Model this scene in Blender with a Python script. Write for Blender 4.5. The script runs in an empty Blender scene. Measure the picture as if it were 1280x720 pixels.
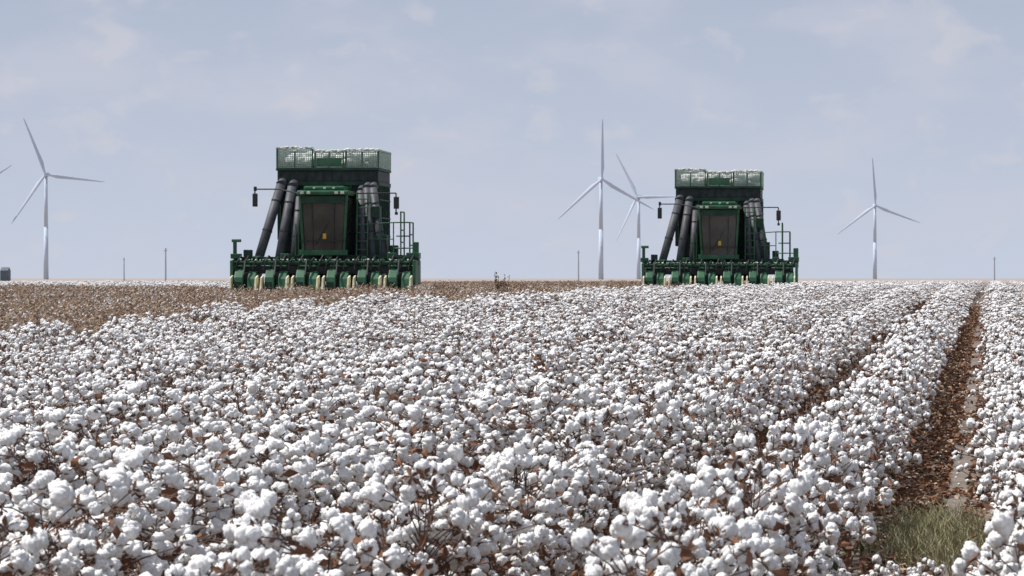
import bpy, math, random
import numpy as np
from mathutils import Vector, Matrix
random.seed(4); rng=np.random.default_rng(7)
sc=bpy.context.scene
F=4500.0; CAMH=1.9; A=math.radians(7.6)
DIR=np.array([math.sin(A),math.cos(A)]); PER=np.array([math.cos(A),-math.sin(A)])
def rowp(k):
    if k>=0: return .29+1.34*k
    if k==-1: return -1.12
    if k==-2: return -2.56
    return -2.56-1.30*(-2-k)
def gapp(k): return (rowp(k)+rowp(k-1))/2   # gap to the left of row k

def gz(x,y):
    y=np.asarray(y,float)
    t=np.clip((y-25)/95.0,0,1); s=t*t*(3-2*t)
    return 1.0*s
# ---------------------------------------------------------------- materials
def newmat(name):
    m=bpy.data.materials.new(name); m.use_nodes=True
    nt=m.node_tree; b=nt.nodes['Principled BSDF']; return m,nt,b
def noisemat(name,c1,c2,scale=5,rough=.8,spec=.2,bump=0,bscale=None,metal=0,detail=4,lo=.35,hi=.65,rand=0,trans=0,c3=None):
    m,nt,b=newmat(name); N=nt.nodes; L=nt.links
    tc=N.new('ShaderNodeTexCoord'); n=N.new('ShaderNodeTexNoise'); n.inputs['Scale'].default_value=scale; n.inputs['Detail'].default_value=detail
    L.new(tc.outputs['Object'],n.inputs['Vector'])
    r=N.new('ShaderNodeValToRGB'); r.color_ramp.elements[0].position=lo; r.color_ramp.elements[1].position=hi
    r.color_ramp.elements[0].color=(*c1,1); r.color_ramp.elements[1].color=(*c2,1)
    if c3: e=r.color_ramp.elements.new((lo+hi)/2); e.color=(*c3,1)
    L.new(n.outputs['Fac'],r.inputs['Fac']); out=r.outputs['Color']
    if rand:
        oi=N.new('ShaderNodeObjectInfo'); mr=N.new('ShaderNodeMapRange'); mr.inputs['To Min'].default_value=1-rand; mr.inputs['To Max'].default_value=1.0
        L.new(oi.outputs['Random'],mr.inputs['Value'])
        mx=N.new('ShaderNodeVectorMath'); mx.operation='SCALE'; L.new(out,mx.inputs[0]); L.new(mr.outputs['Result'],mx.inputs['Scale']); out=mx.outputs['Vector']
    L.new(out,b.inputs['Base Color'])
    b.inputs['Roughness'].default_value=rough; b.inputs['Specular IOR Level'].default_value=spec; b.inputs['Metallic'].default_value=metal
    if bump:
        n2=N.new('ShaderNodeTexNoise'); n2.inputs['Scale'].default_value=bscale or scale*4; n2.inputs['Detail'].default_value=4
        L.new(tc.outputs['Object'],n2.inputs['Vector'])
        bp=N.new('ShaderNodeBump'); bp.inputs['Strength'].default_value=bump; bp.inputs['Distance'].default_value=.01
        L.new(n2.outputs['Fac'],bp.inputs['Height']); L.new(bp.outputs['Normal'],b.inputs['Normal'])
    return m
M_COT=noisemat('cotton_fibre',(.80,.785,.765),(.90,.895,.885),22,.95,.05,.4,120,rand=.06)
M_BUR=noisemat('cotton_bur',(.10,.05,.03),(.22,.12,.07),14,.8,.2)
M_STK=noisemat('cotton_stalk',(.07,.04,.03),(.15,.09,.065),10,.8,.2)
M_LFB=noisemat('dry_leaf',(.12,.05,.028),(.28,.145,.085),9,.8,.2)
M_LFG=noisemat('green_leaf',(.03,.05,.015),(.07,.09,.03),9,.7,.3)
M_STRAW=noisemat('straw',(.33,.24,.175),(.50,.40,.30),9,.85,.1)

# ---------------------------------------------------------------- mesh accumulator
def ico(sub):
    import bmesh
    bm=bmesh.new(); bmesh.ops.create_icosphere(bm,subdivisions=sub,radius=1)
    v=np.array([x.co[:] for x in bm.verts]); f=np.array([[q.index for q in p.verts] for p in bm.faces]); bm.free(); return v,f
ICO={k:ico(k) for k in (1,2,3)}
class Acc:
    def __init__(s): s.v=[];s.f=[];s.m=[];s.n=0
    def add(s,v,f,mi):
        v=np.asarray(v,float);f=np.asarray(f,int); s.v.append(v); s.f.append(f+s.n); s.m.append(np.full(len(f),mi)); s.n+=len(v)
    def mesh(s,name,mats,smooth=True):
        v=np.concatenate(s.v);f=np.concatenate(s.f);m=np.concatenate(s.m)
        me=bpy.data.meshes.new(name); me.vertices.add(len(v)); me.vertices.foreach_set('co',v.ravel())
        me.loops.add(f.size); me.loops.foreach_set('vertex_index',f.ravel().astype(np.int32))
        me.polygons.add(len(f)); me.polygons.foreach_set('loop_start',np.arange(0,f.size,3,dtype=np.int32))
        me.polygons.foreach_set('loop_total',np.full(len(f),3,dtype=np.int32))
        for q in mats: me.materials.append(q)
        me.polygons.foreach_set('material_index',m.astype(np.int32))
        sm=np.isin(m,[0]) if smooth else np.zeros(len(f),bool)
        me.polygons.foreach_set('use_smooth',sm); me.update(calc_edges=True); me.validate(); return me
def basis(d):
    d=np.asarray(d,float); d=d/np.linalg.norm(d)
    u=np.cross(d,[0,0,1.] if abs(d[2])<.9 else [1.,0,0]); u/=np.linalg.norm(u); w=np.cross(d,u); return u,w,d
def tube3(acc,a,b,r0,r1,mi):
    a=np.array(a,float);b=np.array(b,float)
    u,w,d=basis(b-a+1e-6); vs=[]
    for p,r in((a,r0),(b,r1)):
        for k in range(3):
            t=k*2.0944; vs.append(p+r*(math.cos(t)*u+math.sin(t)*w))
    acc.add(vs,[[0,1,4],[0,4,3],[1,2,5],[1,5,4],[2,0,3],[2,3,5]],mi)
def boll(acc,c,ax,size,sub):
    u,w,d=basis(ax); V,Fc=ICO[sub]
    n=rng.integers(4,6); ph=rng.uniform(0,6.28); openn=rng.uniform(.8,1.25)
    for k in range(n):
        t=ph+k*6.283/n+rng.normal(0,.15); o=(math.cos(t)*u+math.sin(t)*w)*size*rng.uniform(.40,.6)*openn+d*size*rng.uniform(-.15,.4)
        r=size*rng.uniform(.44,.66)
        ra=np.array([r*rng.uniform(.8,1.1),r*rng.uniform(.8,1.1),r*rng.uniform(1.0,1.5)])
        P=V*ra
        f1=rng.uniform(2,4,3)/1.0; ph1=rng.uniform(0,6.28,3)
        bmp=1+.14*np.sin(V@np.array([f1[0],2.2,-f1[1]])*2.2+ph1[0])+ .10*np.sin(V@np.array([-3.1,f1[2]*1.6,2.5])*2.6+ph1[1])+rng.normal(0,.025 if sub>2 else .04,len(V))
        P=P*bmp[:,None]
        B=np.stack([u,w,d])
        Q=P@B + o + c
        acc.add(Q,Fc,0)
    # bur petals
    ph=rng.uniform(0,6.28)
    for k in range(5):
        t=ph+k*1.2566; r=(math.cos(t)*u+math.sin(t)*w); s=np.cross(d,r)
        b=c-d*size*.75; L=size*rng.uniform(1.05,1.5)
        p=[b, b+r*L*.6+s*L*.25+d*L*.15, b+r*L+d*L*rng.uniform(.2,.7), b+r*L*.6-s*L*.25+d*L*.15]
        acc.add(p,[[0,1,2],[0,2,3]],1)
def leaf(acc,c,size,mi,flat=False):
    n=rng.normal(size=3); 
    if flat: n=n*.35+np.array([0,0,1.])
    u,w,d=basis(n); a=rng.uniform(0,6.28); uu=math.cos(a)*u+math.sin(a)*w; ww=np.cross(d,uu)
    b=size*rng.uniform(.2,.5)
    p=[c-uu*size, c+ww*size*.6+d*b, c+uu*size*1.1+d*b*.3, c-ww*size*.6+d*b*.8, c-d*b*.1]
    acc.add(p,[[0,1,4],[1,2,4],[2,3,4],[3,0,4]],mi)
MATS=[M_COT,M_BUR,M_STK,M_LFB,M_LFG,M_STRAW]
def segment(name,sub,nboll,H=.85,HW=.42,leaves=80,green=8,stick=.5):
    acc=Acc(); npl=9
    stems=[]
    for i in range(npl):
        y0=-.5+(i+.5)/npl+rng.normal(0,.03); x0=rng.normal(0,.04); h=H*rng.uniform(.72,1.05)
        lean=rng.normal(0,.07,2); pts=[]
        for k in range(5):
            t=k/4; pts.append(np.array([x0+lean[0]*t+rng.normal(0,.012),y0+lean[1]*t+rng.normal(0,.012),h*t]))
        for k in range(4): tube3(acc,pts[k],pts[k+1],.007*(1-k*.17),.007*(1-(k+1)*.17),2)
        stems.append((pts,h))
    for i in range(nboll):
        pts,h=stems[rng.integers(npl)]
        zt=rng.beta(2.8,1.15); z=.12+(h+.05-.12)*zt
        zz=z/h
        hw=HW*(.50+.7*zz if zz<.65 else .95-(zz-.65)*.9)
        ang=rng.uniform(0,6.28); rad=hw*math.sqrt(rng.uniform(.02,1))
        c=np.array([pts[2][0]+rad*math.cos(ang),pts[2][1]+rad*math.sin(ang)*.6,z])
        k=min(3,max(0,int(zz*4-.6))); tf=rng.uniform(0,1)
        s=pts[k]*(1-tf)+pts[k+1]*tf; s=s if s[2]<c[2] else pts[k]
        ax=np.array([math.cos(ang)*.7,math.sin(ang)*.7,rng.uniform(-.2,1.1)])+rng.normal(0,.3,3)
        size=rng.uniform(.023,.040)
        boll(acc,c,ax,size,sub)
        mid=(s+c)/2+np.array([0,0,.02])+rng.normal(0,.01,3)
        tube3(acc,s,mid,.0035,.003,2); tube3(acc,mid,c-ax/np.linalg.norm(ax)*size*.6,.003,.0025,2)
    for i in range(int(30*stick)):
        pts,h=stems[rng.integers(npl)]; s=pts[rng.integers(1,4)]
        e=s+np.array([rng.normal(0,.15),rng.normal(0,.15),rng.uniform(.05,.25)]); e[2]=min(e[2],h*1.05); tube3(acc,s,e,.0035,.002,2)
        if rng.random()<.5: leaf(acc,e,.024,rng.choice([1,3]))
    for i in range(leaves):
        z=rng.uniform(.05,.95)*H; hw=HW*.85
        leaf(acc,np.array([rng.normal(0,hw*.5),rng.uniform(-.5,.5),z]),rng.uniform(.018,.040),3)
    for i in range(green):
        leaf(acc,np.array([rng.normal(0,HW*.45),rng.uniform(-.5,.5),rng.uniform(.1,.7)*H]),rng.uniform(.025,.04),4)
    me=acc.mesh(name,MATS); return bpy.data.objects.new(name,me)
def stalkseg(name,nb):
    acc=Acc()
    for i in range(10):
        y0=-.5+i/10+rng.normal(0,.03); h=rng.uniform(.38,.62); b=np.array([rng.normal(0,.04),y0,0]); t=b+np.array([rng.normal(0,.05),rng.normal(0,.05),h])
        mi=5 if rng.random()<.6 else 2
        tube3(acc,b,t,.009,.005,mi)
        for k in range(9):
            f=rng.uniform(.3,.95); s=b*(1-f)+t*f; e=s+np.array([rng.normal(0,.16),rng.normal(0,.14),rng.uniform(.05,.2)])
            tube3(acc,s,e,.007,.004,5 if rng.random()<.5 else mi); leaf(acc,e,rng.uniform(.02,.035),rng.choice([1,3,5,5]))
            if rng.random()<.5: leaf(acc,s,rng.uniform(.02,.04),rng.choice([3,5]))
    for i in range(nb):
        boll(acc,np.array([rng.normal(0,.16),rng.uniform(-.5,.5),rng.uniform(.2,.6)]),rng.normal(size=3),rng.uniform(.018,.03),2)
    me=acc.mesh(name,MATS); return bpy.data.objects.new(name,me)
col=bpy.data.collections.new('cotton_plant_variants')
NN=9;NF=8;NS=5
for i in range(NN): col.objects.link(segment('a_cotton_%02d'%i,3,[104,118,126,132,110,122,128,96,124][i],leaves=105))
for i in range(NF): col.objects.link(segment('b_cotton_%02d'%i,2,[112,122,130,136,118,126,138,104][i],leaves=75,green=3,stick=.3))
for i in range(NS): col.objects.link(stalkseg('c_stalk_%02d'%i,[4,8,12,18,26][i]))

# smooth value noise
G=rng.random((128,128))
def vn(x,y):
    x=np.asarray(x);y=np.asarray(y); xi=np.floor(x).astype(int);yi=np.floor(y).astype(int); fx=x-xi;fy=y-yi
    fx=fx*fx*(3-2*fx);fy=fy*fy*(3-2*fy)
    g=lambda a,b:G[a%128,b%128]
    return (g(xi,yi)*(1-fx)+g(xi+1,yi)*fx)*(1-fy)+(g(xi,yi+1)*(1-fx)+g(xi+1,yi+1)*fx)*fy
pts=[];rot=[];scl=[];idx=[]
def brown_start(px):
    return np.interp(px,[-800,-640,-420,-190,-60,60,210,330,420],[54,58,66,80,88,98,125,190,999])
for k in range(-130,40):
    p=rowp(k)
    t=8.0+rng.uniform(0,1)
    while t<310:
        xy=p*PER+t*DIR; x,y=xy; step=.93
        if y>7 and abs(x)<.142*y*1.15+2.5:
            px=F*x/y; nz=float(vn(x*.22+40,y*.1+9)); b=brown_start(px)
            nz2=float(vn(x*.9+3,y*.4+9))
            brown = y>b+ (nz-.5)*16+(nz2-.5)*14
            if brown and px<-150 and y>128 and float(vn(x*.05+7,y*.03))>.35: brown=False
            n2=float(vn(x*.7,y*.35)); n3=float(vn(x*.15+5,y*.06+3)); n4=float(vn(x*1.7+11,y*1.1+2))
            s=.82+.18*n2+.14*n3+.12*n4
            zc=1.0 if y<50 else float(np.interp(y,[50,105],[1.0,.68]))
            if brown: i=NN+NF+int(rng.integers(NS)); s=.8+.3*n2; zc=.95
            elif y<34: i=int(rng.integers(NN))
            else: i=NN+int(rng.integers(NF))
            wob=(float(vn(t*.35+k*17.3,k*3.1))-.5)*.16
            q=xy+PER*wob
            far=float(np.interp(y,[30,80],[0,.24]))
            wx=(.90+far) if k>=-1 else (.97+far if k==-2 else 1.12)
            pts.append((q[0],q[1],float(gz(q[0],q[1]))-.01)); rot.append((0,0,-A+(math.pi if rng.random()<.5 else 0)+rng.normal(0,.08)))
            g=rng.uniform(.90,1.10)
            scl.append((s*g*wx,1.06,s*g*zc)); idx.append(i)
        t+=step
# a few stragglers growing in the wheel gap close to the camera
for t,o in((17.0,.08),(17.7,-.12),(18.2,.1)):
    q=(gapp(0)+o)*PER+t*DIR; pts.append((q[0],q[1],0)); rot.append((0,0,1.2)); scl.append((.55,.5,.58)); idx.append(2)
print('instances',len(pts))
def instancer(name,pts,rot,scl,idx,coll):
    me=bpy.data.meshes.new(name); me.vertices.add(len(pts)); me.vertices.foreach_set('co',np.array(pts).ravel())
    for nm,ty,d,key in(('irot','FLOAT_VECTOR',rot,'vector'),('iscl','FLOAT_VECTOR',scl,'vector'),('iidx','INT',idx,'value')):
        a=me.attributes.new(nm,ty,'POINT'); a.data.foreach_set(key,np.array(d,dtype=np.float32 if key=='vector' else np.int32).ravel())
    ob=bpy.data.objects.new(name,me); sc.collection.objects.link(ob)
    ng=bpy.data.node_groups.new(name+'_nodes','GeometryNodeTree')
    ng.interface.new_socket('Geometry',in_out='INPUT',socket_type='NodeSocketGeometry'); ng.interface.new_socket('Geometry',in_out='OUTPUT',socket_type='NodeSocketGeometry')
    N=ng.nodes;L=ng.links; gi=N.new('NodeGroupInput');go=N.new('NodeGroupOutput'); ip=N.new('GeometryNodeInstanceOnPoints'); ci=N.new('GeometryNodeCollectionInfo')
    ci.inputs['Collection'].default_value=coll; ci.inputs['Separate Children'].default_value=True; ci.inputs['Reset Children'].default_value=True
    def at(nm,ty):
        n=N.new('GeometryNodeInputNamedAttribute'); n.data_type=ty; n.inputs['Name'].default_value=nm; return n.outputs['Attribute']
    m2p=N.new('GeometryNodeMeshToPoints')
    L.new(gi.outputs[0],m2p.inputs['Mesh']); L.new(m2p.outputs['Points'],ip.inputs['Points']); L.new(ci.outputs[0],ip.inputs['Instance']); ip.inputs['Pick Instance'].default_value=True
    L.new(at('iidx','INT'),ip.inputs['Instance Index'])
    L.new(at('irot','FLOAT_VECTOR'),ip.inputs['Rotation']); L.new(at('iscl','FLOAT_VECTOR'),ip.inputs['Scale'])
    L.new(ip.outputs[0],go.inputs[0])
    md=ob.modifiers.new('instances','NODES'); md.node_group=ng; return ob
instancer('cotton_plants',pts,rot,scl,idx,col)

# ---------------------------------------------------------------- ground
def ground():
    ys=np.concatenate([np.arange(-60,0,10),np.arange(0,130,1.0),np.geomspace(130,26000,60)])
    xs=np.concatenate([-np.geomspace(26000,30,40),np.arange(-29,30,1.0),np.geomspace(30,26000,40)])
    X,Y=np.meshgrid(xs,ys); Z=gz(X,Y)
    nx=len(xs);ny=len(ys); v=np.stack([X,Y,Z],-1).reshape(-1,3)
    i,j=np.meshgrid(np.arange(nx-1),np.arange(ny-1)); a=(j*nx+i).ravel()
    f=np.concatenate([np.stack([a,a+1,a+nx+1],-1),np.stack([a,a+nx+1,a+nx],-1)])
    acc=Acc();acc.add(v,f,0)
    m,nt,b=newmat('field_soil');N=nt.nodes;L=nt.links
    tc=N.new('ShaderNodeTexCoord')
    n1=N.new('ShaderNodeTexNoise');n1.inputs['Scale'].default_value=1.6;n1.inputs['Detail'].default_value=8;L.new(tc.outputs['Object'],n1.inputs['Vector'])
    n2=N.new('ShaderNodeTexNoise');n2.inputs['Scale'].default_value=14;n2.inputs['Detail'].default_value=8;L.new(tc.outputs['Object'],n2.inputs['Vector'])
    r=N.new('ShaderNodeValToRGB');e=r.color_ramp.elements;e[0].position=.35;e[0].color=(.14,.11,.09,1);e[1].position=.68;e[1].color=(.27,.235,.21,1)
    mx=N.new('ShaderNodeMix');mx.inputs[0].default_value=.5;L.new(n1.outputs['Fac'],mx.inputs[2]);L.new(n2.outputs['Fac'],mx.inputs[3]);L.new(mx.outputs[0],r.inputs['Fac'])
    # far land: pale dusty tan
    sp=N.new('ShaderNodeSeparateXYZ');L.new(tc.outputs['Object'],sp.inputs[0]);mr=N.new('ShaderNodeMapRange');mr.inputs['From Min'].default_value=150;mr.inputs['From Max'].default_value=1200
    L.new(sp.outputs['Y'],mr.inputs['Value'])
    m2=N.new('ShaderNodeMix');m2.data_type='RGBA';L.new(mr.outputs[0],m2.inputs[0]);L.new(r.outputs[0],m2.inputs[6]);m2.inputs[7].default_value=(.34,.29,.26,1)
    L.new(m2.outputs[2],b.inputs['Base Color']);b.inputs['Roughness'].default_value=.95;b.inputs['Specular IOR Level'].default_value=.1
    bp=N.new('ShaderNodeBump');bp.inputs['Strength'].default_value=.8;bp.inputs['Distance'].default_value=.03;L.new(n2.outputs['Fac'],bp.inputs['Height']);L.new(bp.outputs[0],b.inputs['Normal'])
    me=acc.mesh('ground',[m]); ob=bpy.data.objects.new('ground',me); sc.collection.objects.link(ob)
ground()
# leaf litter between rows
acc=Acc()
for i in range(38000):
    t=14+100*rng.random()**1.6; k=rng.choice([0,-1,-2,1],p=[.55,.28,.05,.12]); g0=gapp(k); p=g0+rng.normal(-.08,.25)
    q=p*PER+t*DIR
    if .02<p-g0<.2 and vn(q[0]*1.5,q[1]*.8)<.62: continue
    c=np.array([q[0],q[1],float(gz(*q))+rng.uniform(.004,.035)])
    leaf(acc,c,rng.uniform(.02,.05),int(rng.choice([3,3,1,5])),True)
for i in range(900):
    t=14+60*rng.random()**1.5; k=rng.choice([0,-1]); q=(gapp(k)+rng.normal(-.05,.2))*PER+t*DIR
    V,Fc=ICO[1]; r=rng.uniform(.006,.018); acc.add(V*r*rng.uniform(.6,1.4,3)+np.array([q[0],q[1],float(gz(*q))+.015]),Fc,0)
ob=bpy.data.objects.new('fallen_leaves',acc.mesh('fallen_leaves',MATS)); sc.collection.objects.link(ob)
# grass
M_GR=noisemat('dry_grass',(.17,.17,.085),(.38,.35,.21),6,.8,.2)
acc=Acc()
for i in range(3000):
    t=25.9+rng.normal(0,1.2); p=gapp(0)+rng.normal(0,.18); q=p*PER+t*DIR
    h=rng.uniform(.05,.2); b=np.array([q[0],q[1],float(gz(*q))]); l=rng.normal(0,.05,2); w=.003
    m=b+np.array([l[0]*.4,l[1]*.4,h*.6]); e=b+np.array([l[0]*1.5,l[1]*1.5,h])
    acc.add([b-[w,0,0],b+[w,0,0],m+[w*.8,0,0],m-[w*.8,0,0],e],[[0,1,2],[0,2,3],[3,2,4]],0)
ob=bpy.data.objects.new('grass',acc.mesh('grass',[M_GR],False)); sc.collection.objects.link(ob)
# weeds
def weed(px,d,h,n=26):
    acc=Acc(); x=px/F*d; b=np.array([0,0,0.])
    for i in range(n):
        e=np.array([rng.normal(0,.13),rng.normal(0,.13),rng.uniform(.5,1)])*h; m=e*.5+rng.normal(0,.03,3)
        tube3(acc,b,m,.02,.014,2);tube3(acc,m,e,.014,.006,2)
        for k in range(5): leaf(acc,m+(e-m)*rng.random()+rng.normal(0,.03,3),rng.uniform(.03,.05),int(rng.choice([2,3,4])))
    ob=bpy.data.objects.new('weed_plant',acc.mesh('weed_plant',MATS,False)); ob.location=(x,d,float(gz(x,d))); sc.collection.objects.link(ob)
weed(-12,108,1.12,14); weed(-17,112,.85,9)

# ---------------------------------------------------------------- cotton pickers
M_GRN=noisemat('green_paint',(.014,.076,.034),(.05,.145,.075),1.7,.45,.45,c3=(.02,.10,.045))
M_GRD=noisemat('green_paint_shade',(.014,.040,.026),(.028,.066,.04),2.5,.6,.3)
M_DUC=noisemat('duct_plastic',(.05,.054,.062),(.09,.094,.104),3,.55,.35)
M_BLK=noisemat('black_steel',(.020,.024,.026),(.045,.048,.048),5,.6,.3)
M_GLS=noisemat('cab_glass',(.03,.034,.032),(.075,.072,.062),1.1,.08,.6)
M_WIRE=noisemat('screen_wire',(.30,.40,.33),(.46,.54,.47),8,.6,.3)
M_CRM=noisemat('divider_tip',(.58,.53,.34),(.78,.73,.53),6,.6,.3)
M_YEL=noisemat('yellow_paint',(.45,.32,.03),(.6,.42,.05),4,.5,.4)
M_RUB=noisemat('tyre_rubber',(.02,.019,.018),(.06,.055,.05),5,.9,.1)
M_MIR=noisemat('mirror_back',(.02,.022,.022),(.04,.042,.042),5,.4,.4)
M_LGT=noisemat('lamp_lens',(.4,.42,.35),(.65,.66,.55),5,.3,.5)
M_HEAP=noisemat('picked_cotton',(.50,.52,.46),(.82,.82,.79),6,.95,.05,.8,25)
class Part:
    def __init__(s,name,mat,bev=.0,smooth=False): s.name=name;s.mat=mat;s.v=[];s.f=[];s.bev=bev;s.sm=smooth
    def hexa(s,c):  # 8 corners bottom4 top4
        n=len(s.v); s.v+=[tuple(q) for q in c]
        s.f+=[(n+3,n+2,n+1,n),(n+4,n+5,n+6,n+7),(n,n+1,n+5,n+4),(n+1,n+2,n+6,n+5),(n+2,n+3,n+7,n+6),(n+3,n,n+4,n+7)]; return s
    def box(s,x0,x1,y0,y1,z0,z1): return s.hexa([(x0,y0,z0),(x1,y0,z0),(x1,y1,z0),(x0,y1,z0),(x0,y0,z1),(x1,y0,z1),(x1,y1,z1),(x0,y1,z1)])
    def tube(s,pts,r,seg=10):
        for a,b in zip(pts[:-1],pts[1:]):
            a=np.array(a,float);b=np.array(b,float);u,w,d=basis(b-a); n=len(s.v)
            r0,r1=(r,r) if not isinstance(r,tuple) else r
            for p,rr in((a,r0),(b,r1)):
                for k in range(seg):
                    t=k*2*math.pi/seg; s.v.append(tuple(p+rr*(math.cos(t)*u+math.sin(t)*w)))
            for k in range(seg):
                k2=(k+1)%seg; s.f.append((n+k,n+k2,n+seg+k2,n+seg+k))
            s.f.append(tuple(n+k for k in range(seg))[::-1]); s.f.append(tuple(n+seg+k for k in range(seg)))
        return s
    def prism(s,x0,x1,prof): # profile (y,z) list
        n=len(s.v);k=len(prof)
        for x in(x0,x1): s.v+=[(x,y,z) for y,z in prof]
        s.f.append(tuple(range(n,n+k))); s.f.append(tuple(range(n+k,n+2*k))[::-1])
        for i in range(k): j=(i+1)%k; s.f.append((n+i,n+k+i,n+k+j,n+j))
        return s
    def obj(s,parent):
        me=bpy.data.meshes.new(s.name); me.from_pydata(s.v,[],s.f); me.materials.append(s.mat)
        import bmesh
        bm=bmesh.new();bm.from_mesh(me);bmesh.ops.recalc_face_normals(bm,faces=bm.faces);bm.to_mesh(me);bm.free()
        o=bpy.data.objects.new(s.name,me); sc.collection.objects.link(o); o.parent=parent
        if s.bev:
            b=o.modifiers.new('bevel','BEVEL');b.width=s.bev;b.segments=2;b.limit_method='ANGLE'
        if s.sm:
            for p in me.polygons: p.use_smooth = len(p.vertices)==4
        return o
def picker():
    root=bpy.data.objects.new('cotton_picker',None); sc.collection.objects.link(root)
    P=[]
    def part(*a,**k): q=Part(*a,**k); P.append(q); return q
    # header row units
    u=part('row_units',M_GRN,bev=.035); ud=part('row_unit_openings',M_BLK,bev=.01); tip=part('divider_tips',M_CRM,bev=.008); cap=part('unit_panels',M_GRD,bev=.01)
    for i in range(6):
        x=-2.55+i*1.02
        u.prism(x-.36,x-.05,[(.05,.2),(-.12,.55),(-.02,.95),(.28,1.2),(1.2,1.26),(1.45,.95),(1.45,.2)])
        u.prism(x+.08,x+.36,[(.10,.2),(-.06,.55),(.02,.9),(.3,1.12),(1.2,1.2),(1.45,.95),(1.45,.2)])
        ud.box(x-.05,x+.08,.25,1.4,.2,1.1)
        u.box(x-.30,x+.30,.45,1.1,1.26,1.34)
        cap.box(x-.33,x-.09,-.16,-.10,.5,.8)
        cap.box(x-.24,x+.22,.6,.9,1.34,1.42)
        for dx in(-.43,.41):
            tip.hexa([(x+dx-.045,-.5,.22),(x+dx+.045,-.5,.22),(x+dx+.05,.1,.2),(x+dx-.05,.1,.2),(x+dx-.025,-.30,.92),(x+dx+.025,-.30,.92),(x+dx+.03,.1,1.0),(x+dx-.03,.1,1.0)])
        ud.tube([(x-.02,-.1,1.0),(x-.02,.25,1.5)],.035,6)
    h=part('header_frame',M_GRN,bev=.02)
    h.box(-3.1,3.1,.95,1.25,1.33,1.55)
    h.box(-3.05,3.05,.35,.42,1.40,1.47)
    h.box(-3.08,-2.98,.2,1.6,.7,1.5); h.box(2.98,3.08,.2,1.6,.7,1.5)
    h.box(-3.15,-2.86,.7,1.3,1.55,1.72); h.box(-3.1,-2.98,.9,1.0,1.7,2.18); h.box(-3.14,-2.84,.85,1.05,2.1,2.2)
    h.box(2.7,3.12,.7,1.3,1.55,1.75); h.box(2.9,3.1,.8,.95,1.75,2.1)
    for i in range(13):
        x=-3.0+i*.5; h.box(x-.03,x+.03,.3,.95,1.44,1.52)
    for x in(-2.3,-1.35,.1,1.25,2.2): h.box(x-.14,x+.14,.75,1.05,1.55,1.7+.06*math.sin(x*9))
    hd=part('header_hoses',M_BLK)
    for i in range(20):
        x=-2.9+i*.3+.05*math.sin(i*5); hd.tube([(x,.3,1.2),(x+.06,.25,1.45),(x+.12,.6,1.62+.05*math.sin(i*3)),(x+.2,.94,1.5)],.03,6)
    hd.box(-2.9,2.9,.55,.9,1.05,1.32)
    # platform
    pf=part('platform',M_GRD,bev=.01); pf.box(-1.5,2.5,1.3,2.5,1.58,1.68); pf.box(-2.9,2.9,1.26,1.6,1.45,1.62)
    # rails
    r=part('railings',M_GRN)
    for x in(2.45,2.75): 
        for y in(1.3,2.2): r.tube([(x,y,1.6),(x,y,2.75 if x>2.6 else 3.1)],.028,6)
    for z in(2.0,2.35,2.75): r.tube([(2.75,1.3,z),(2.75,2.2,z)],.025,6); 
    for z in(2.1,2.5,3.1): r.tube([(2.45,1.3,z),(2.45,2.2,z)],.025,6)
    r.tube([(2.2,1.3,2.75),(2.75,1.3,2.75),(2.75,1.3,2.3),(2.3,1.3,2.3)],.025,6)
    r.tube([(2.25,1.3,1.9),(2.95,1.2,1.9),(2.95,1.2,1.5)],.025,6)
    for x in(.98,1.34): r.tube([(x,1.2,1.65),(x,1.4,3.75)],.03,6)
    for k in range(7): z=1.85+k*.28; r.tube([(.98,1.2+.027*k,z),(1.34,1.2+.027*k,z)],.025,6)
    for x in(-1.05,-.95): r.tube([(x,1.2,1.65),(x,1.25,2.7)],.022,6)
    r.tube([(1.34,1.35,2.7),(2.2,1.35,2.75),(2.2,1.35,1.6)],.022,6); r.tube([(1.75,1.35,1.6),(1.75,1.35,2.72)],.022,6); r.tube([(1.34,1.35,2.2),(2.2,1.35,2.2)],.02,6)
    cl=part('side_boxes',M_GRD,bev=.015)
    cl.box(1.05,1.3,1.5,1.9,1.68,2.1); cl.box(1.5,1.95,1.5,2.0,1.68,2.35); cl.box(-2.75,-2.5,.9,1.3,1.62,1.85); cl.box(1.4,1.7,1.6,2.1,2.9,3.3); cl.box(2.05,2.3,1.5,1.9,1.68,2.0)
    # ducts
    d=part('air_ducts',M_DUC,smooth=True); dr=part('duct_bands',M_BLK)
    for (xb,xt,zt,yt) in((-2.42,-1.66,4.02,2.0),(-1.68,-1.28,3.95,1.95),(-1.12,-1.02,3.6,1.9),(1.18,1.02,3.8,2.0),(1.55,1.22,3.9,2.0),(1.92,1.42,3.9,2.0)):
        a=np.array([xb,1.35,1.2]);b=np.array([xt,yt,zt]); rr=.155 if xb<0 else .13
        d.tube([a,b],(rr,rr+.01),16); d.tube([b,b+np.array([.02,.28,.10])],(rr+.01,rr+.015),16)
        for f in(.12,.45,.8): c=a+(b-a)*f; e=a+(b-a)*(f+.015); dr.tube([c,e],rr+.02,16)
    # cab
    g=part('cab_glass',M_GLS,bev=.06); g.hexa([(-.70,.75,1.72),(.62,.75,1.72),(.66,2.2,1.72),(-.74,2.2,1.72),(-.80,.62,3.62),(.72,.62,3.62),(.74,2.2,3.62),(-.82,2.2,3.62)])
    fr=part('cab_frame',M_GRN,bev=.012)
    for s,(xb,xt) in((1,(-.72,-.83)),(1,(.62,.73))):
        fr.hexa([(xb-.03,.70,1.7),(xb+.05,.70,1.7),(xb+.05,.82,1.7),(xb-.03,.82,1.7),(xt-.03,.58,3.66),(xt+.05,.58,3.66),(xt+.05,.70,3.66),(xt-.03,.70,3.66)])
    fr.box(-.85,.76,.70,.80,1.66,1.84)
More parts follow.
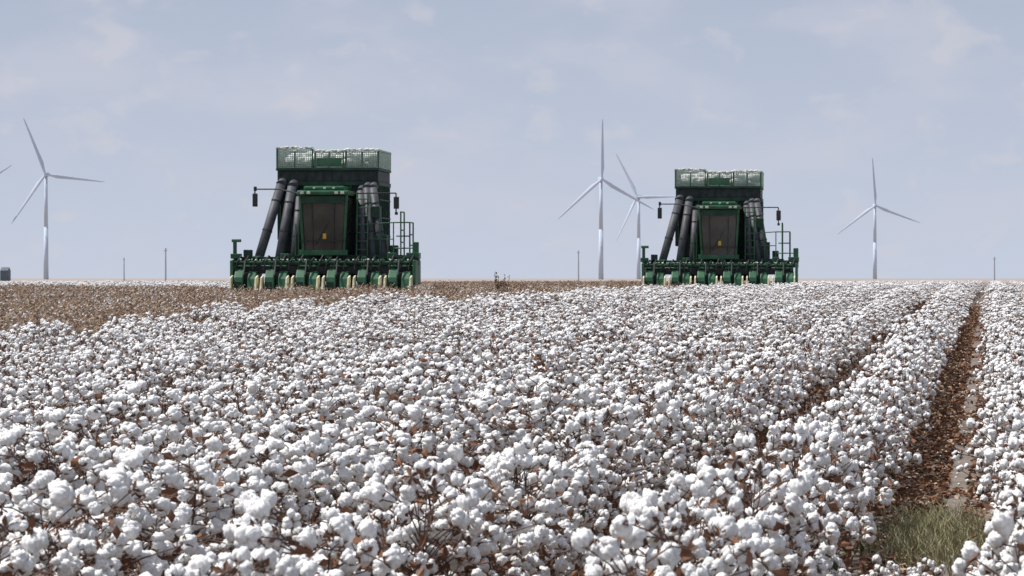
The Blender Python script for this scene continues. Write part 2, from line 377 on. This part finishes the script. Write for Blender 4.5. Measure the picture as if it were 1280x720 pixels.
    fb=part('wiper_and_trim',M_BLK)
    fb.tube([(-.3,.71,2.0),(.1,.64,2.7)],.015,6); fb.box(-.8,.7,.60,.70,2.12,2.15)
    # thin upright trim bars on the windshield, visor across its top
    for x in(-.42,.34): fb.tube([(x*.9,.70,1.85),(x,.60,3.6)],.014,6)
    se=part('windshield_visor',M_GRD,bev=.01); se.box(-.76,.68,.56,.62,3.38,3.62)
    rf=part('cab_roof',M_GRN,bev=.05); rf.box(-.90,.82,.45,2.3,3.64,3.80); rf.box(-.70,.64,.7,2.2,3.80,3.95)
    lt=part('work_lights',M_LGT,bev=.01)
    for x in(-.72,-.5,.42,.62): lt.box(x-.06,x+.06,.42,.452,3.68,3.76)
    for x in(-.35,0,.3): lt.box(x-.04,x+.04,.66,.698,3.85,3.91)
    y=part('warning_decal',M_YEL); y.box(-.06,.05,.655,.69,2.2,2.38)
    # mirrors
    mr=part('mirrors',M_MIR,bev=.02); mr.box(-2.50,-2.33,1.2,1.28,3.28,3.72); mr.box(-2.46,-2.36,1.2,1.28,3.80,3.95); mr.box(2.22,2.40,1.2,1.28,3.2,3.6); mr.box(2.26,2.36,1.2,1.28,3.0,3.1)
    ar=part('mirror_arms',M_BLK); ar.tube([(-.85,1.0,3.7),(-1.6,1.22,3.86),(-2.42,1.24,3.86),(-2.42,1.24,3.3)],.025,6); ar.tube([(.75,1.0,3.7),(1.6,1.22,3.72),(2.3,1.24,3.72),(2.3,1.24,3.1)],.025,6)
    # basket
    bx0,bx1,by0,by1=-1.86,1.60,2.25,5.3
    b=part('basket_body',M_BLK,bev=.02)
    b.hexa([(bx0+.2,by0+.1,1.75),(bx1-.06,by0+.1,1.75),(bx1-.06,by1-.3,1.75),(bx0+.2,by1-.3,1.75),(bx0+.06,by0+.05,4.0),(bx1-.03,by0+.05,4.0),(bx1-.03,by1-.05,4.0),(bx0+.06,by1-.05,4.0)])
    bf=part('basket_frame',M_GRN,bev=.012)
    bf2=part('basket_upper_panel',M_GRD,bev=.012); bf2.box(bx0,bx1,by0-.06,by1,4.0,4.14)
    b.box(bx0+.03,bx1-.03,by0,by1-.03,4.142,4.50)
    bf2.box(bx0-.01,bx1+.01,by0-.07,by1+.01,4.502,4.60)
    for i in range(12): x=bx0+.12+i*(bx1-bx0-.24)/11; bf2.box(x-.015,x+.015,by0-.03,by0-.002,4.142,4.498)
    for i in range(9):
        x=bx0+.15+i*(bx1-bx0-.3)/8; bf2.box(x-.022,x+.022,by0-.07,by0+.02,1.8,3.998)
    for z in(2.4,3.0,3.5): bf2.box(bx0+.1,bx1-.06,by0-.03,by0+.06,z,z+.06)
    for i in range(7):
        yy=by0+.2+i*(by1-by0-.5)/6; bf2.box(bx1-.06,bx1+.01,yy-.025,yy+.025,1.8,3.998); bf2.box(bx0-.0,bx0+.08,yy-.025,yy+.025,2.2,3.998)
    for z in(2.3,2.9,3.5): bf2.box(bx1-.07,bx1+.02,by0,by1-.2,z,z+.05)
    w=part('basket_screen',M_WIRE)
    def screen(a,b,z0,z1,axis,c,n=.06,r=.011):
        t=a
        while t<=b+1e-6:
            if axis=='x': w.box(t-r,t+r,c-r,c+r,z0,z1)
            else: w.box(c-r,c+r,t-r,t+r,z0,z1)
            t+=n
        z=z0
        while z<=z1+1e-6:
            if axis=='x': w.box(a,b,c-r*1.2,c+r*1.2,z-r,z+r)
            else: w.box(c-r*1.2,c+r*1.2,a,b,z-r,z+r)
            z+=n
    xs=[(bx0,-.62),(-.58,.42),(.46,bx1)]
    for (a,bb),zt in zip(xs,(5.24,5.12,5.16)):
        screen(a,bb,4.62,zt,'x',by0); screen(a,bb,4.62,zt,'x',by1-.05)
    screen(by0,by1,4.62,5.2,'y',bx0+.01); screen(by0,by1,4.62,5.16,'y',bx1-.01)
    rl=part('basket_rails',M_WIRE,bev=.008)
    for (a,bb),zt in zip(xs,(5.24,5.12,5.16)):
        for yy in(by0,by1-.05):
            rl.box(a-.01,bb+.01,yy-.03,yy+.03,zt,zt+.05)
        bf.box(a,a+.05,by0-.04,by0+.04,4.60,zt); bf.box(bb-.05,bb,by0-.04,by0+.04,4.60,zt)
        m_=(a+bb)/2; bf.box(m_-.02,m_+.02,by0-.03,by0+.03,4.60,zt)
    rl.box(bx0-.03,bx0+.04,by0+.05,by1-.1,5.22,5.28); rl.box(bx1-.04,bx1+.03,by0+.05,by1-.1,5.14,5.20)
    bf.box(bx0-.05,bx0+.02,by1-.1,by1,4.5,5.26)
    bf3=part('basket_door',M_GRN,bev=.01); bf3.box(-.5,.34,by0-.035,by0-.02,4.66,4.92)
    # chassis
    c=part('chassis',M_GRD,bev=.02); c.box(-1.0,-.75,1.3,7.0,.95,1.3); c.box(.65,.9,1.3,7.0,.95,1.3); c.box(-1.4,1.3,2.2,2.6,.8,1.1)
    e=part('engine_housing',M_GRN,bev=.05); e.box(-1.3,1.2,5.4,7.3,1.2,2.9); e.box(-1.1,1.0,2.6,5.4,1.2,1.72)
    ty=part('tyres',M_RUB,bev=.05); ri=part('wheel_rims',M_YEL,bev=.02)
    for x,yy,rr,ww in((-1.55,2.6,.88,.5),(1.45,2.6,.88,.5),(-1.3,6.4,.62,.36),(1.2,6.4,.62,.36)):
        ty.tube([(x-ww/2,yy,rr),(x+ww/2,yy,rr)],rr,28); ri.tube([(x-ww/2-.02,yy,rr),(x+ww/2+.02,yy,rr)],rr*.5,20)
        for k in range(20):
            t=k*math.pi/10; cy=yy+rr*math.cos(t);cz=rr+rr*math.sin(t)
            ty.tube([(x-ww/2,cy,cz),(x,yy+rr*1.02*math.cos(t+.12),rr+rr*1.02*math.sin(t+.12))],.03,4)
    objs=[q.obj(root) for q in P]
    # cotton heap
    V,Fc=ICO[3]; a=Acc()
    for i in range(110):
        x=rng.uniform(bx0+.25,bx1-.25); yy=rng.uniform(by0+.28,by1-.4); rr=rng.uniform(.18,.28)
        a.add(V*np.array([rr,rr,rr*.7])*(1+rng.normal(0,.04,len(V)))[:,None]+np.array([x,yy,4.74+rng.uniform(0,.26)]),Fc,0)
    for i in range(230):
        x=rng.uniform(bx0,bx1); rr=rng.uniform(.012,.045); zt=5.3 if x<-.62 else (5.18 if x<.42 else 5.22)
        a.add(ICO[2][0]*np.array([rr*1.8,rr,rr*.8])*(1+rng.normal(0,.12,len(ICO[2][0])))[:,None]+np.array([x,by0+rng.uniform(-.03,.03),zt-abs(rng.normal(0,.05))]),ICO[2][1],0)
    for i in range(130):
        x=rng.uniform(-2.9,2.9); rr=rng.uniform(.012,.035)
        a.add(ICO[2][0]*rr*(1+rng.normal(0,.12,len(ICO[2][0])))[:,None]+np.array([x,rng.uniform(.3,1.2),1.5+rr*rng.random()]),ICO[2][1],0)
    o=bpy.data.objects.new('cotton_load',a.mesh('cotton_load',[M_HEAP])); sc.collection.objects.link(o); o.parent=root; objs.append(o)
    return root,objs
def place(root,px,d):
    x=px/F*d; root.location=(x,d,float(gz(x,d))); root.rotation_euler=(0,0,-math.radians(5.5))
r1,objs=picker(); place(r1,402-640,118)
r2=bpy.data.objects.new('cotton_picker',None); sc.collection.objects.link(r2)
for o in objs:
    c=o.copy(); sc.collection.objects.link(c); c.parent=r2
place(r2,899-640,142)

# ---------------------------------------------------------------- wind turbines
M_TUR=noisemat('turbine_hazed_paint',(.50,.56,.66),(.56,.62,.72),.05,.8,.05)  # distance haze is put into this pale blue-grey base colour
def turbine(px,hubpy,R_px,angs,yaw=0,R=50.):
    s=R_px/R; d=F/s; x=px/F*d; hub=CAMH+(348-hubpy)/F*d
    root=bpy.data.objects.new('wind_turbine',None); sc.collection.objects.link(root); root.location=(x,d,1.0)
    hz=hub-1.0
    tw=Part('tower',M_TUR,smooth=True); tw.tube([(0,3,0),(0,3,hz*.5)],(2.1,1.7),20); tw.tube([(0,3,hz*.5),(0,3,hz)],(1.7,1.2),20); tw.obj(root)
    na=Part('nacelle',M_TUR,bev=.5); na.box(-1.7,1.7,.5,10,hz-1.7,hz+1.9); o=na.obj(root)
    hb=Part('hub',M_TUR,smooth=True); hb.tube([(0,-2.4,hz),(0,.4,hz)],(1.0,1.7),16); hb.obj(root)
    rt=Part('rotor_blades',M_TUR,smooth=True)
    for a in angs:
        t=math.radians(a); di=np.array([math.sin(t),0,math.cos(t)]); pe=np.array([math.cos(t),0,-math.sin(t)]); yv=np.array([0,1.,0]); o0=np.array([0,-1,hz])
        st=[(0,.9,.9),(.06,1.0,.9),(.2,1.7,.5),(.4,1.3,.35),(.7,.9,.22),(.92,.55,.12),(1,.22,.06)]
        n=len(rt.v);seg=10
        for f,c,th in st:
            for k in range(seg):
                q=k*2*math.pi/seg; tw_=.5*(1-f)
                u=pe*math.cos(tw_)+yv*math.sin(tw_); v=-pe*math.sin(tw_)+yv*math.cos(tw_)
                rt.v.append(tuple(o0+di*R*f+u*c*math.cos(q)+v*th*math.sin(q)+pe*c*.35*(f>.1)-yv*(3*f*f)))
        for i in range(len(st)-1):
            for k in range(seg): k2=(k+1)%seg; rt.f.append((n+i*seg+k,n+i*seg+k2,n+(i+1)*seg+k2,n+(i+1)*seg+k))
    rt.obj(root)
    root.rotation_euler=(0,0,math.radians(yaw))
turbine(57-640,218,75,[-21,97,214],0)
turbine(752-640,224,75,[0,120,228],8)
turbine(797-640,246,61,[-27,90,206],-25)
turbine(1094-640,257,60,[-4,111,233],0)
turbine(-48-640,246,75,[58,178,298],0)
# poles
M_POL=noisemat('pole_wood',(.36,.38,.42),(.44,.46,.50),2,.9,.1)
def pole(px,top,d):
    x=px/F*d; h=CAMH+(348-top)/F*d-1.0
    q=Part('utility_pole',M_POL); q.tube([(0,0,0),(0,0,h)],(.3,.2),8); q.box(-.5,.5,-.1,.1,h-.9,h-.7)
    e=bpy.data.objects.new('dummy',None); sc.collection.objects.link(e); o=q.obj(e); o.parent=None; bpy.data.objects.remove(e); o.location=(x,d,1.0)
pole(207-640,310,1100); pole(155-640,322,1500); pole(723-640,313,1300); pole(1243-640,321,1300)
# small distant shed at left edge
M_SHD=noisemat('shed_steel',(.10,.12,.14),(.15,.17,.19),.3,.7,.2)
q=Part('farm_shed',M_SHD,bev=.05); q.prism(-1.0,1.0,[(0,0),(0,2.9),(2.5,3.7),(5,2.9),(5,0)]); e=bpy.data.objects.new('tmp',None); o=q.obj(e); o.parent=None; bpy.data.objects.remove(e)
o.location=((5-640)/F*900,900,1.0)

# ---------------------------------------------------------------- light, world
EL=math.radians(61); AZ=math.radians(-86)
sd=Vector((math.sin(AZ)*math.cos(EL),math.cos(AZ)*math.cos(EL),math.sin(EL)))
sl=bpy.data.lights.new('sun','SUN'); sl.energy=4.7; sl.angle=math.radians(.5); sl.color=(1,.965,.92)
so=bpy.data.objects.new('sun',sl); so.rotation_euler=sd.to_track_quat('Z','Y').to_euler(); sc.collection.objects.link(so)
wd=bpy.data.worlds.new('World'); sc.world=wd; wd.use_nodes=True; nt=wd.node_tree;N=nt.nodes;L=nt.links
bg=N['Background']; bg.inputs['Strength'].default_value=.1
sky=N.new('ShaderNodeTexSky'); sky.sky_type='NISHITA'; sky.sun_disc=False; sky.sun_elevation=EL; sky.sun_rotation=AZ; sky.air_density=1; sky.dust_density=3
tc=N.new('ShaderNodeTexCoord'); sp=N.new('ShaderNodeSeparateXYZ'); L.new(tc.outputs['Generated'],sp.inputs[0])
hr=N.new('ShaderNodeValToRGB'); hr.color_ramp.elements[0].position=0; hr.color_ramp.elements[0].color=(5.6,6.15,7.3,1); hr.color_ramp.elements[1].position=.085; hr.color_ramp.elements[1].color=(4.25,4.9,6.15,1)
L.new(sp.outputs['Z'],hr.inputs['Fac'])
hf=N.new('ShaderNodeMapRange'); hf.inputs['From Min'].default_value=.08; hf.inputs['From Max'].default_value=.6; hf.inputs['To Min'].default_value=1; hf.inputs['To Max'].default_value=.5
L.new(sp.outputs['Z'],hf.inputs['Value'])
mx=N.new('ShaderNodeMix'); mx.data_type='RGBA'; L.new(hf.outputs[0],mx.inputs[0]); L.new(sky.outputs[0],mx.inputs[6]); L.new(hr.outputs[0],mx.inputs[7])
def cloud(prev,scale,loc,lo,hi,amt,col):
    mp=N.new('ShaderNodeMapping'); mp.inputs['Scale'].default_value=scale; mp.inputs['Location'].default_value=loc; L.new(tc.outputs['Generated'],mp.inputs['Vector'])
    cn=N.new('ShaderNodeTexNoise'); cn.inputs['Scale'].default_value=1.0; cn.inputs['Detail'].default_value=5; cn.inputs['Roughness'].default_value=.5; cn.inputs['Distortion'].default_value=.2; L.new(mp.outputs[0],cn.inputs['Vector'])
    cr=N.new('ShaderNodeMapRange'); cr.interpolation_type='SMOOTHSTEP'; cr.inputs['From Min'].default_value=lo; cr.inputs['From Max'].default_value=hi; cr.inputs['To Max'].default_value=amt; L.new(cn.outputs['Fac'],cr.inputs['Value'])
    m2=N.new('ShaderNodeMix'); m2.data_type='RGBA'; L.new(cr.outputs[0],m2.inputs[0]); L.new(prev,m2.inputs[6]); m2.inputs[7].default_value=col; return m2.outputs[2]
o1=cloud(mx.outputs[2],(22,22,55),(3.1,1.2,.4),.42,.72,.5,(5.9,6.0,6.9,1))
o2=cloud(o1,(60,60,100),(7.1,4.2,1.4),.54,.72,.5,(6.3,6.2,6.8,1))
L.new(o2,bg.inputs['Color'])
# ---------------------------------------------------------------- camera
cd=bpy.data.cameras.new('camera'); cd.lens=F/1280*36; cd.sensor_width=36; cd.clip_start=.5; cd.clip_end=60000
cd.dof.use_dof=True; cd.dof.focus_distance=40; cd.dof.aperture_fstop=14
co=bpy.data.objects.new('camera',cd); co.location=(0,0,CAMH); co.rotation_euler=(math.pi/2-12/F,0,0); sc.collection.objects.link(co); sc.camera=co
sc.view_settings.view_transform='Standard'; sc.view_settings.look='None'; sc.view_settings.exposure=0
